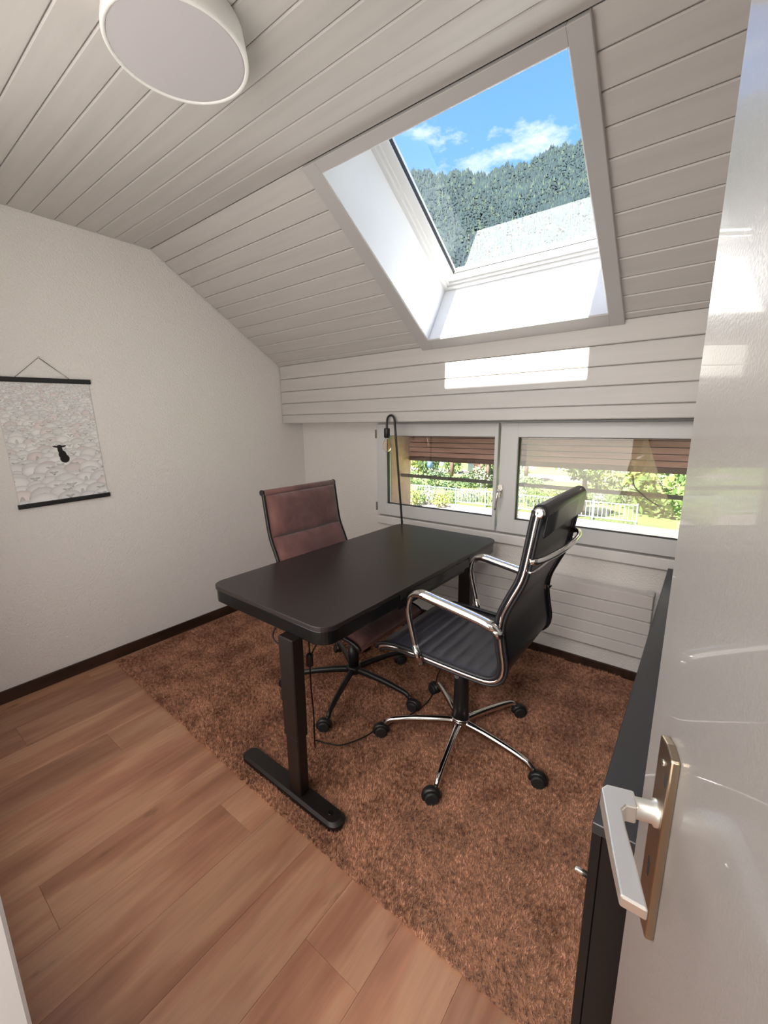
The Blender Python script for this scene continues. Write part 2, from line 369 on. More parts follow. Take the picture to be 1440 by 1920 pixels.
for k in range(12):
    s0 = k*.0943; s1 = min(s0+.0943, 1.0768)
    if s1 - s0 < .012: break
    pr = [(s0+.0012+a, z) for a, z in board_profile(s1-s0-.0024)]
    MB().prism(pr, XL+.006, -1.42, 'x', tf=SL).build('plank', 'board', ce)
    MB().prism(pr, -.37, XR, 'x', tf=SL).build('plank', 'board', ce)
# bulkhead above the window: boards on a box
YH = 2.268
bk = MB().box(XL, XR, YH+.018, YB+.02, 1.425, 1.90).build('wall_bulkhead', 'board'); tag(bk, 'white boarded bulkhead above the window', kind='structure')
for z0, z1 in ((1.412, 1.477), (1.477, 1.565), (1.565, 1.655), (1.655, 1.749), (1.749, 1.852)):
    pr = [(YH+t, z0+.0012+a) for a, t in board_profile(z1-z0-.0024)]
    MB().prism([(p[0], p[1]) for p in pr], XL+.007, XR, 'x').build('plank', 'board', bk)
MB().box(XL+.004, XR, YH+.018, YB, 1.412, 1.425).build('soffit_board', 'board', bk)
# baseboards
tag(MB().box(XL, XL+.010, YF, YB, 0, .070, .002).build('baseboard_left', 'baseboard'), 'dark brown wooden baseboard along the left wall', kind='structure')
tag(MB().box(XL, XR, YB-.012, YB, 0, .055, .002).build('baseboard_back', 'baseboard'), 'dark brown wooden baseboard under the radiator', kind='structure')

# ---- skylight (window_3)
sk = empty('window_3', SL((OX0+OX1)/2, (OS0+OS1)/2, 0), 0, 'tilted roof window in the sloping boarded ceiling', kind='structure')
sk_inv = Matrix.Translation(-Vector(sk.location))
def skb(name, m, x0, x1, s0, s1, o0, o1, c=.0015, par=None):
    o = slbox(MB(), x0, x1, s0, s1, o0, o1, c).build(name, m, par or sk)
    if par is None: o.matrix_parent_inverse = sk_inv
    return o
# casing boards, flush with the fold and the bulkhead
skb('casing_board', 'casing', -1.430, OX0, 0, 1.086, -.018, .004)
skb('casing_board', 'casing', OX1, -.361, 0, 1.086, -.018, .004)
skb('casing_board', 'casing', OX0, OX1, 0, OS0, -.018, .004)
skb('casing_board', 'casing', OX0, OX1, OS1, 1.086, -.018, .004)
# lining boards of the shaft
D = .335
skb('lining_board', 'lining', OX0-.018, OX0+.004, OS0-.018, OS1+.018, -.014, D)
skb('lining_board', 'lining', OX1-.004, OX1+.018, OS0-.018, OS1+.018, -.014, D)
skb('lining_board', 'lining', OX0+.004, OX1-.004, OS0-.018, OS0+.004, -.014, D)
skb('lining_board', 'lining', OX0+.004, OX1-.004, OS1-.004, OS1+.018, -.014, D)
def ring(name, m, x0, x1, s0, s1, w_, o0, o1, par=sk):
    b = MB(); slbox(b, x0, x0+w_, s0, s1, o0, o1, .0012); slbox(b, x1-w_, x1, s0, s1, o0, o1, .0012)
    slbox(b, x0+w_, x1-w_, s0, s0+w_, o0, o1, .0012); slbox(b, x0+w_, x1-w_, s1-w_, s1, o0, o1, .0012)
    o = b.build(name, m, par); o.matrix_parent_inverse = sk_inv; return o
ring('outer_frame', 'pvc', OX0-.022, OX1+.022, OS0-.022, OS1+.022, .046, D, D+.085)
ring('frame_step', 'pvc', OX0+.022, OX1-.022, OS0+.022, OS1-.020, .018, D+.014, D+.08)
ring('sash', 'pvc', OX0+.038, OX1-.038, OS0+.038, OS1-.034, .042, D+.026, D+.08)
ring('gasket', 'gasket', OX0+.079, OX1-.079, OS0+.079, OS1-.075, .004, D+.036, D+.06)
skb('glass', 'glass', OX0+.080, OX1-.080, OS0+.080, OS1-.076, D+.050, D+.0502, 0)

# ---- the two casement windows
FY = 2.45
def boxring(x0, x1, z0, z1, wx0, wx1, wz0, wz1, y0, y1, c=.003):
    b = MB(); b.box(x0, x0+wx0, y0, y1, z0, z1, c); b.box(x1-wx1, x1, y0, y1, z0, z1, c)
    b.box(x0+wx0-.004, x1-wx1+.004, y0+.0002, y1, z0, z0+wz0, c); b.box(x0+wx0-.004, x1-wx1+.004, y0+.0002, y1, z1-wz1, z1, c); return b
tag(boxring(-1.93, .03, .735, 1.41, .03, .03, .03, .03, 2.462, 2.54).build('trim_2', 'pvc'), 'white window frame fixed in the wall', kind='structure')
def casement(name, x0, x1, gx0, gx1, label):
    w_ = empty(name, ((x0+x1)/2, FY, .735), 0, label, kind='structure')
    inv = Matrix.Translation(-Vector(w_.location))
    def B(mb, nm, m, **k):
        o = mb.build(nm, m, w_, **k); o.matrix_parent_inverse = inv; return o
    B(boxring(x0, x1, .742, 1.400, gx0-x0, x1-gx1, .085, .082, FY-.012, FY+.05), 'sash_frame', 'pvc')
    B(boxring(gx0-.001, gx1+.001, .826, 1.319, .004, .004, .004, .004, FY+.004, FY+.03, .001), 'gasket', 'gasket')
    B(MB().box(gx0, gx1, FY+.022, FY+.0222, .827, 1.318), 'glass', 'glass')
    return w_, B
w1, B1 = casement('window_1', -1.925, -1.000, -1.840, -1.023-.0, 'left casement of the low window, narrower pane of glass')
# hinges on the left sash
for z in (.80, 1.33): B1(MB().lathe([(.006, z-.03), (.006, z+.03)], (-1.928, FY-.014, 0), n=10), 'hinge', 'rail')
w2, B2 = casement('window_2', -.986, .028, -.880, -.062, 'right casement of the low window with its handle')
hm = MB(); hm.prism(rrect(-.985, -.957, .955, 1.035, .012), FY-.022, FY-.012, 'y')
hd = B2(hm, 'handle_plate', 'nickel')
hm = MB(); hm.lathe([(.009, FY-.055), (.009, FY-.02)], (-.971, 0, 1.00), 'y', 12)
hm.tube(smooth_path([(-.971, FY-.05, 1.003), (-.972, FY-.06, .985), (-.976, FY-.062, .94), (-.982, FY-.060, .885)], 4), .008, 8, up=(0, 1, 0), flat=.7)
B2(hm, 'handle', 'chrome')

# outside of the window: sandy reveal, shutter, rail
b = MB(); b.box(-1.90, -1.868, 2.54, 2.80, .70, 1.41); tag(b.build('trim_3', 'sand'), 'sandy rendered outer reveal at the left of the window', kind='structure')
tag(MB().box(-1.90, .05, 2.54, 2.86, .66, .715, .004).build('trim_4', 'sand'), 'outer window sill', kind='structure')
sh = empty('wooden_shutter', (-.93, 2.79, 1.12), 0, 'raised reddish wooden slat shutter hanging outside the low window', 'shutter')
inv = Matrix.Translation(-Vector(sh.location))
for k in range(7):
    z = 1.150 + k*.0365
    o = MB().prism([(2.772, z+.003), (2.784, z+.0005), (2.792, z+.033), (2.776, z+.0335)], -1.865, .02, 'x').build('slat', 'shutter', sh); o.matrix_parent_inverse = inv
o = MB().box(-1.865, .02, 2.772, 2.796, 1.118, 1.150, .003).build('bottom_rail', mat('shutter_dark', (.17, .09, .07), .6), sh); o.matrix_parent_inverse = inv
o = MB().box(-1.865, .02, 2.7925, 2.798, 1.15, 1.41).build('backing', 'gasket', sh); o.matrix_parent_inverse = inv  # added dark sheet blocking light between slats so the gaps read as shade
gr_ = MB().tube([(-1.90, 2.675, 1.012), (.03, 2.675, 1.005)], .013, 12).build('guard_rail', 'rail'); tag(gr_, 'grey metal guard rail across the outside of the low window', 'railing')
# insect net, torn and hanging from its top corner
def net():
    nx, nz_ = 90, 30; vs = []; fs = []
    ztop, zbot = 1.335, .765
    for j in range(nz_+1):
        t = j/nz_; z = ztop + (zbot-ztop)*t
        zz = [1.335, 1.10, .915, .765]; xx = [-.262, -.175, -.085, -.070]; xr = float(np.interp(-z, [-q for q in zz], xx))
        for i in range(nx+1):
            s_ = i/nx; x_ = -.875 + (xr+.875)*s_
            f_ = max(0, (s_-.74)/.26); y_ = 2.575 + .010*f_*math.sin(s_*95 + t*2) * min(1, t*3+.1) + .004*math.sin(s_*9+t*4)
            vs.append((x_, y_, z))
    for j in range(nz_):
        for i in range(nx): a = j*(nx+1)+i; fs.append((a, a+1, a+nx+2, a+nx+1))
    o = MB(); o.add(vs, fs, True); root = o.build('insect_net', 'net'); tag(root, 'loose beige insect net draped outside the right casement', 'insect screen')
    # gathered fold under the top corner
    o = MB(); vs = []; fs = []
    for j in range(nz_+1):
        t = j/nz_; z = 1.333 + (.78-1.333)*t; xl = -.275 - .04*min(1, t*2.6) + .01*math.sin(t*9); xr = float(np.interp(-z, [-1.335, -1.10, -.915, -.765], [-.262, -.178, -.088, -.075]))
        for i in range(13):
            s_ = i/12; vs.append((xl+(xr-xl)*s_, 2.588+.008*math.sin(s_*14+t*5), z))
    for j in range(nz_):
        for i in range(12): a = j*13+i; fs.append((a, a+1, a+14, a+13))
    o.add(vs, fs, True).build('gathered_fold', 'net', root)
    MB().tube(smooth_path([(-.30, 2.57, 1.12), (-.285, 2.57, 1.06), (-.22, 2.57, 1.0), (-.17, 2.57, .97)], 6), .003, 6).build('cord', 'rail', root)
net()

# ---- radiator
rd = empty('radiator', (-.95, 2.42, .10), 0, 'white flat panel radiator with grooved front below the low window', 'radiator')
inv = Matrix.Translation(-Vector(rd.location))
def RB(mb, nm, m='radiator', **k):
    o = mb.build(nm, m, rd, **k); o.matrix_parent_inverse = inv; return o
RB(MB().box(-1.72, -.135, 2.415, 2.455, .182, .524, .004), 'body')
for z0, z1 in ((.180, .2410), (.2455, .3125), (.3170, .3845), (.3890, .4555), (.4600, .527)):
    RB(MB().box(-1.725, -.130, 2.405, 2.416, z0, z1, .003), 'panel')
RB(MB().box(-1.725, -.130, 2.405, 2.460, .5275, .533, .001), 'top_cover')
RB(MB().box(-.165, -.128, 2.400, 2.462, .531, .540, .002), 'end_cap')
for x_ in (-1.5, -.35): RB(MB().box(x_-.02, x_+.02, 2.455, YB-.002, .22, .50), 'bracket')
RB(MB().tube([(-1.76, 2.43, .0), (-1.76, 2.43, .20), (-1.72, 2.43, .22)], .008, 8), 'pipe')

# ---- door on the right
DA = math.radians(106.885)
dx, dy = math.cos(DA), math.sin(DA)
W_D = .70
fe = Vector((-.0165, .585, 0))
hinge = fe - Vector((dx, dy, 0))*W_D
dr = empty('door_1', tuple(hinge), DA, 'white glossy painted door standing open at the right edge', kind='structure')
# local: x along the leaf from hinge to free edge, +y = the face seen
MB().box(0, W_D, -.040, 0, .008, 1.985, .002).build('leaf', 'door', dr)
PL = W_D - .091     # centre of the handle plate
def arc_plate(x0, x1, z0, z1, r):
    a = .004; pts = [(x0, z0+a*1.6), (x0+a*.4, z0+a), ((x0+x1)/2, z0), (x1-a*.4, z0+a), (x1, z0+a*1.6), (x1, z1-a*1.6), (x1-a*.4, z1-a), ((x0+x1)/2, z1), (x0+a*.4, z1-a), (x0, z1-a*1.6)]
    return pts
pl = MB().prism(arc_plate(PL-.0215, PL+.0215, 0.813, 1.060, .012), 0, .009, 'y').build('handle_plate', 'plate', dr, bevel=.002)
tag(pl, 'bronze brown handle plate')
MB().lathe([(.0035, .006), (.0035, .0105)], (PL, 0, 1.036), 'y', 12).build('screw', 'nickel', pl)
MB().lathe([(.0035, .006), (.0035, .0105)], (PL, 0, .838), 'y', 12).build('screw', 'nickel', pl)
kh = MB().lathe([(.0045, .008), (.0045, .0096)], (PL, 0, .905), 'y', 12); kh.box(PL-.0022, PL+.0022, .008, .0096, .885, .905); kh.build('keyhole', 'gasket', pl)
MB().box(PL-.016, PL-.010, .008, .0096, 1.018, 1.031).build('mark', 'gasket', pl)
lv = MB(); zs = .970
lv.lathe([(.0145, .004), (.0145, .012), (.0118, .0135), (.0112, .0345)], (PL, 0, zs), 'y', 20)
lv.build('handle_neck', 'lever', dr)
# lever: flat bar running back towards the hinge, widening to a bevelled tip
Lp = []
hx = PL
top = [(hx+.012, .030), (hx+.012, .058), (hx+.004, .065), (hx-.030, .0645), (hx-.080, .064), (hx-.118, .063), (hx-.124, .042), (hx-.080, .044), (hx-.040, .0465), (hx-.020, .0465), (hx-.0125, .041), (hx-.012, .030)]
lever_mb = MB().prism(top, zs-.011, zs+.0115, 'z')
lever_mb.v = [(x_, y_, (z_ if z_ > zs or x_ > hx-.025 else zs-.011+.010*min(1, (hx-.025-x_)/.09))) for x_, y_, z_ in lever_mb.v]
lever = lever_mb.build('lever', 'lever', dr, bevel=.002, seg=2)

# ================================================================ THINGS
RG = .016      # pile height
# ---- rug(s)
def make_rug():
    X0, X1, Y1 = -2.705, .02, 2.468
    root = empty('rug', ((X0+X1)/2, (.78+Y1)/2, 0), 0, 'rust brown shaggy rug under the desk and both chairs', 'rug')
    inv = Matrix.Translation(-Vector(root.location))
    yf = lambda x: .847 + (x+2.69)*(.762-.847)/(2.5) - .012*math.sin((x+2.7)*1.25)
    # backing
    n = 60; b = MB(); top = [(X0+(X1-X0)*i/n) for i in range(n+1)]
    pts = [(x_, yf(x_)+.004) for x_ in top] + [(X1, Y1), (X0, Y1)]
    b.prism(pts, .001, .006); o = b.build('backing', mat('rug_backing', (.40, .20, .11), .95), root); o.matrix_parent_inverse = inv
    N = 330000
    xs = rng.uniform(X0, X1, N); ys = rng.uniform(.76, Y1+.004, N)
    wav = .012*np.sin(xs*23)+.006*np.sin(xs*61+1)
    lim = np.array([yf(v) for v in xs]) + .002*np.sin(xs*170)
    keep = (ys > lim) & (ys < Y1 - np.clip(wav, 0, 1))
    # the seam where two widths meet
    seam = np.abs(ys - (1.585+.01*np.sin(xs*4))) < .0035
    keep &= ~(seam & (rng.random(N) < .75))
    xs, ys = xs[keep], ys[keep]; n_ = len(xs)
    h = RG*rng.uniform(.5, 1.0, n_); ang = rng.uniform(0, 2*np.pi, n_); lean = rng.uniform(.1, .9, n_)*.010
    # swirls of combed pile
    sw = np.sin(xs*7+np.cos(ys*6)*2)*2.5; ang = np.where(rng.random(n_) < .6, sw+rng.normal(0, .7, n_), ang)
    wd = rng.uniform(.0016, .0030, n_); wa = rng.uniform(0, np.pi, n_)
    v = np.zeros((n_, 3, 3), np.float32)
    v[:, 0] = np.stack([xs-np.cos(wa)*wd, ys-np.sin(wa)*wd, np.full(n_, .005)], 1)
    v[:, 1] = np.stack([xs+np.cos(wa)*wd, ys+np.sin(wa)*wd, np.full(n_, .005)], 1)
    v[:, 2] = np.stack([xs+np.cos(ang)*lean, ys+np.sin(ang)*lean, .005+h], 1)
    me = bpy.data.meshes.new('pile'); me.vertices.add(n_*3); me.vertices.foreach_set('co', v.ravel())
    me.loops.add(n_*3); me.loops.foreach_set('vertex_index', np.arange(n_*3, dtype=np.int32))
    me.polygons.add(n_); me.polygons.foreach_set('loop_start', np.arange(0, n_*3, 3, dtype=np.int32)); me.update(); me.validate()
    me.materials.append(MT['rug']); p = bpy.data.objects.new('pile', me); COL.objects.link(p); p.parent = root; p.matrix_parent_inverse = inv; p['kind'] = 'stuff'
make_rug()

# ---- desk
def make_desk():
    cx_, cy_ = -1.2585, 1.575; rz = math.radians(-.9)
    r = empty('standing_desk', (cx_, cy_, RG-.010), rz, 'black height-adjustable desk with rounded corners between the two office chairs', 'desk')
    hx, hy = .347, .690; zt = .745-RG+.010
    MB().prism(rrect(-hx, hx, -hy, hy, .062, 8), zt-.018, zt, smooth=False).build('tabletop', 'desk', r, bevel=.003, seg=3)
    MB().prism(rrect(-hx+.004, hx-.004, -hy+.004, hy-.004, .060, 8), zt-.070, zt-.0185).build('apron', 'desk_glossy', r, bevel=.004, seg=2)
    dw = MB().box(hx-.006, hx-.001, -.245, .350, zt-.066, zt-.022, .002).build('drawer', 'desk_glossy', r)
    for y_ in (-.245, .350): MB().prism(rrect(hx-.004, hx+.002, y_-.020, y_+.020, .0028), zt-.040, zt-.016).build('edge_mark', 'plastic', dw)  # small dark rounded blocks on the desk edge at both drawer ends
    MB().box(.04, hx-.03, -.24, .345, zt-.105, zt-.070, .003).build('drawer_box', 'desk_leg', r)
    MB().box(-.03, .22, -.62, .62, zt-.115, zt-.070, .003).build('cross_frame', 'desk_leg', r)
    for s_, yc in ((-1, -.692), (1, .640)):
        MB().box(.138, .214, yc-.026, yc+.026, .27, zt-.069, .004).build('column', 'desk_leg', r)
        MB().box(.142, .210, yc-.022, yc+.022, .03, .272, .004).build('inner_column', 'desk_leg', r)
        f = MB(); pr = rrect(-.165, .400, yc-.036, yc+.036, .034, 7); tp = rrect(-.150, .385, yc-.028, yc+.028, .027, 7); n = len(pr)
        f.add([(*p, 0) for p in pr] + [(*p, .020) for p in pr] + [(*p, .030) for p in tp], [tuple(range(n))[::-1], tuple(range(2*n, 3*n))] + [(a*n+i, a*n+(i+1) % n, (a+1)*n+(i+1) % n, (a+1)*n+i) for a in (0, 1) for i in range(n)])
        ft = f.build('foot', 'desk_leg', r)
        MB().box(.285, .300, yc-.020, yc+.020, .0295, .033, .001).build('foot_mark', 'chrome', ft) if False else None
        MB().lathe([(.011, .030), (.009, .0325)], (.343, yc, 0), 'z', 14).build('screw_cap', 'desk_glossy', ft)
    MB().box(.120, .139, -.71, -.675, .40, .45, .004).build('lock_knob', 'plastic', r)
make_desk()

# ---- chairs
def ribbon(prof, w0, w1, th, rib=None, rib_amp=.0, nw=14, bulge=0.):
    """A padded sheet following prof [(p,z)...]; returns vertices and faces. p is forward (+x), w across (y)."""
    m = len(prof); vs = []; fs = []
    P = [Vector((a[0], 0, a[1])) for a in prof]
    L = [0.]
    for i in range(1, m): L.append(L[-1] + (P[i]-P[i-1]).length)
    N = []
    for i in range(m):
        t = (P[min(i+1, m-1)]-P[max(i-1, 0)]).normalized(); N.append(Vector((-t.z, 0, t.x)) if True else t)
    def side(sgn):
        for i in range(m):
            for k in range(nw+1):
                u = k/nw; y_ = w0 + (w1-w0)*u; e_ = 0
                if rib and sgn > 0:
                    ph = (L[i] % rib)/rib; e_ = rib_amp*(abs(math.sin(math.pi*ph))**.3)
                    e_ += bulge * (1-(2*u-1)**4)
                    e_ *= min(1, 6*min(u, 1-u)+.15)
                q = P[i] + N[i]*(sgn*(th/2)+e_); vs.append((q.x, y_, q.z))
    side(1); side(-1)
    W = nw+1; o = m*W
    for i in range(m-1):
        for k in range(nw):
            a = i*W+k; fs.append((a, a+W, a+W+1, a+1)); fs.append((o+a, o+a+1, o+a+W+1, o+a+W))
    for i in range(m-1):
        a = i*W; fs.append((a, o+a, o+a+W, a+W)); a = i*W+nw; fs.append((a, a+W, o+a+W, o+a))
    for k in range(nw):
        fs.append((k, k+1, o+k+1, o+k)); a = (m-1)*W+k; fs.append((a, o+a, o+a+1, a+1))
    return vs, fs
def resample(pts, step):
    P = smooth_path([(a, 0, b_) for a, b_ in pts], 14); out = [P[0]]; acc = 0
    for i in range(1, len(P)):
        d = (P[i]-P[i-1]).length; pos = 0
        while acc + (d-pos) >= step:
            pos += step-acc; out.append(P[i-1].lerp(P[i], pos/d)); acc = 0
        acc += d-pos
    return [(p.x, p.z) for p in out]
# side rail, from the top of the back down to the front of the seat (forward, height above the rug)
RZ = .005
RAIL = [(-.354, 1.125), (-.346, 1.075), (-.336, 1.005), (-.318, .905), (-.284, .825), (-.260, .765), (-.253, .705), (-.262, .640),
        (-.272, .580), (-.262, .535), (-.225, .508), (-.150, .503), (-.02, .505), (.10, .508), (.19, .505), (.245, .490), (.262, .470)]
RAIL = [(a, z_+.010) for a, z_ in RAIL]
def base5(root, m_leg, rot, drop=0., R=.330, wheel_rot=None, thick=1.0, flatleg=False):
    MB().lathe([(.034, .085), (.040, .090), (.040, .120), (.034, .128)], n=28).build('hub', m_leg, root)
    for k in range(5):
        a = math.radians(rot + 72*k); c, s_ = math.cos(a), math.sin(a)
        P = [(.030, .104), (.10, .104), (.20, .098), (.27, .090), (R-.018, .080), (R+.004, .060)]
        path = smooth_path([(p*c, p*s_, z) for p, z in P], 4); n = len(path)
        rr = [(.0185 - .0065*i/(n-1))*thick for i in range(n)]
        lg = MB().tube(path, rr, 12, up=(-s_, c, 0), flat=.85).build('leg', m_leg, root)
        ca = math.radians(wheel_rot[k])
        cx_, cy_ = (R+.008)*c, (R+.008)*s_
        ox, oy = .018*math.cos(ca), .018*math.sin(ca)
        w = MB()
        ax = Vector((-math.sin(ca), math.cos(ca), 0)); ce_ = Vector((cx_+ox, cy_+oy, .0265))
        for sg in (-1, 1):
            A = ce_ + ax*sg*.006; Bp = ce_ + ax*sg*.024
            w.tube([A, A+(Bp-A)*.15, A+(Bp-A)*.85, Bp], [.0235, .0265, .0262, .021], 22)
        cs = w.build('caster', 'rubber', root)
        h = MB(); hp = []
        for q in range(9):
            t = math.radians(-20+q*25); d_ = Vector((math.cos(ca), math.sin(ca), 0)); hp.append(ce_ + d_*(.0285*math.cos(t)) + Vector((0, 0, .0285*math.sin(t))))
        h.tube(hp, .010, 8, up=tuple(ax), flat=1.6); h.tube([(cx_, cy_, .045), (cx_, cy_, .075)], .007, 10)
        h.build('caster_hood', 'plastic', cs)
def black_chair():
    rz = math.radians(180+0.)
    r = empty('office_chair', (-.733, 1.502, RZ), rz, 'high-backed black ribbed leather office chair with chrome arms and chrome star base', 'chair')
    pr = resample(RAIL, .007); HW = .243
    # sheet, seat part ribbed and painted lighter for the sky light on it
    L = [0.]
    for i in range(1, len(pr)): L.append(L[-1]+math.dist(pr[i], pr[i-1]))
    cut = next(i for i, p in enumerate(pr) if i > 20 and p[1] < .54)
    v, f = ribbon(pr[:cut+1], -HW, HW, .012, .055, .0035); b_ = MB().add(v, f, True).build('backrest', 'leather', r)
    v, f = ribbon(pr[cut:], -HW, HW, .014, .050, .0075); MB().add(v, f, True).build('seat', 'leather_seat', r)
    # head roll
    tp = pr[0]
    hr = MB().lathe([(.012, -HW-.004), (.023, -HW), (.0255, -HW+.01), (.0255, HW-.01), (.023, HW), (.012, HW+.004)], (tp[0]-.003, 0, tp[1]-.004), 'y', 24)
    hd_ = hr.build('head_roll', 'leather', r)
    flap = resample([(tp[0]-.026, tp[1]-.004), (tp[0]-.0235, tp[1]-.03), (tp[0]-.016, tp[1]-.085)], .006)
    v, f = ribbon(flap, -HW+.002, HW-.002, .004, nw=4); MB().add(v, f, True).build('flap', 'leather', hd_)
    for sg in (-1, 1):
        y_ = sg*(HW+.006)
        path = [(p, y_, z) for p, z in pr[::3]]
        rl = MB(); rl.tube(path, .0072, 8, up=(0, 1, 0), flat=.8); rl.build('side_rail', 'chrome', r)
        ed = MB(); off = []
        for i in range(0, len(pr), 3):
            a = Vector((*pr[max(i-2, 0)], 0)); b2 = Vector((*pr[min(i+2, len(pr)-1)], 0)); t = (b2-a).normalized(); nrm = Vector((-t.y, t.x, 0))
            off.append((pr[i][0]+nrm.x*.0125, y_, pr[i][1]+nrm.y*.0125))
        ed.tube(off, .0080, 8, up=(0, 1, 0)); ed.build('piping', 'leather', r)
        MB().tube([(2*pr[i][0]-q[0]+0, y_*.99, 2*pr[i][1]-q[2]) for i, q in zip(range(0, len(pr), 3), off)], .0055, 8, up=(0, 1, 0)).build('piping', 'leather', r)
        MB().lathe([(.018, 0), (.018, .003), (.011, .005)], (tp[0]-.003, y_ - (0 if sg > 0 else .005), tp[1]-.004), 'y', 18).build('end_cap', 'chrome', r)
        # arm loop
        ya = sg*(HW+.024)
        loop = smooth_path([(a_, b_, z_+.010) for a_, b_, z_ in [(.055, ya, .507), (.072, ya, .575), (.093, ya, .655), (.100, ya, .705), (.087, ya, .752), (.045, ya, .772), (-.02, ya, .764), (-.11, ya, .750), (-.20, ya, .734), (-.243, ya, .720), (-.262, ya, .700)]], 5)
        n = len(loop); rr = []
        for i in range(n):
            u = i/(n-1); rr.append(.0105 + .0085*max(0, min(1, (u-.42)/.1))*max(0, min(1, (.93-u)/.06)))
        am = MB().tube(loop, rr, 14, up=(0, 1, 0), flat=1.0).build('armrest', 'chrome', r)
        bk_ = MB(); bk_.tube([(.052, sg*(HW-.01), .497+.01), (.052, ya+sg*.004, .499+.01)], .010, 10); bk_.build('bracket', 'chrome', am)
        MB().tube([(.047, ya, .492+.01), (.070, ya, .560+.01)], .0125, 10).build('ferrule', 'chrome', am)
        MB().tube([(-.258, sg*(HW-.004), .716), (-.258, ya+sg*.008, .714)], .010, 10).build('bracket', 'chrome', am)
        MB().tube([(-.236, ya, .732), (-.266, ya, .705)], .0135, 10).build('ferrule', 'chrome', am)
    # grab bar behind the back
    z0 = .975
    gb = MB().tube(smooth_path([(-.337, -HW-.004, z0), (-.365, -HW+.015, z0+.004), (-.392, -.13, z0+.012), (-.400, 0, z0+.014), (-.392, .13, z0+.012), (-.365, HW-.015, z0+.004), (-.337, HW+.004, z0)], 5), .0085, 10, up=(0, 0, 1), flat=1.35)
    gb.build('grab_bar', 'chrome', r)
    gb = MB().tube(smooth_path([(-.333, -HW-.002, z0-.035), (-.352, -HW+.03, z0-.030), (-.352, HW-.03, z0-.030), (-.333, HW+.002, z0-.035)], 5), .0045, 8); gb.build('cross_bar', 'chrome', r)
    # underside
    u = MB(); u.box(-.13, .11, -.075, .075, .415, .452, .004); u.build('mechanism', 'plastic', r)
    for p in (-.10, .055):
        u = MB(); u.tube(smooth_path([(p, -HW-.004, .492), (p, -.16, .468), (p, 0, .452), (p, .16, .468), (p, HW+.004, .492)], 4), .010, 8); u.build('cross_bar', 'plastic', r)
    MB().tube([(.02, .06, .43), (.02, -.20, .425)], .005, 8).build('height_lever', 'plastic', r)
    MB().lathe([(.036, .128), (.034, .20), (.031, .30), (.029, .42)], n=26).build('gas_column', 'plastic', r)
    MB().lathe([(.0385, .122), (.0385, .132)], n=28).build('column_ring', 'chrome', r)
    base5(r, 'chrome', -78-180, wheel_rot=[37, 197, 217, -20, 37])
    return r
black_chair()
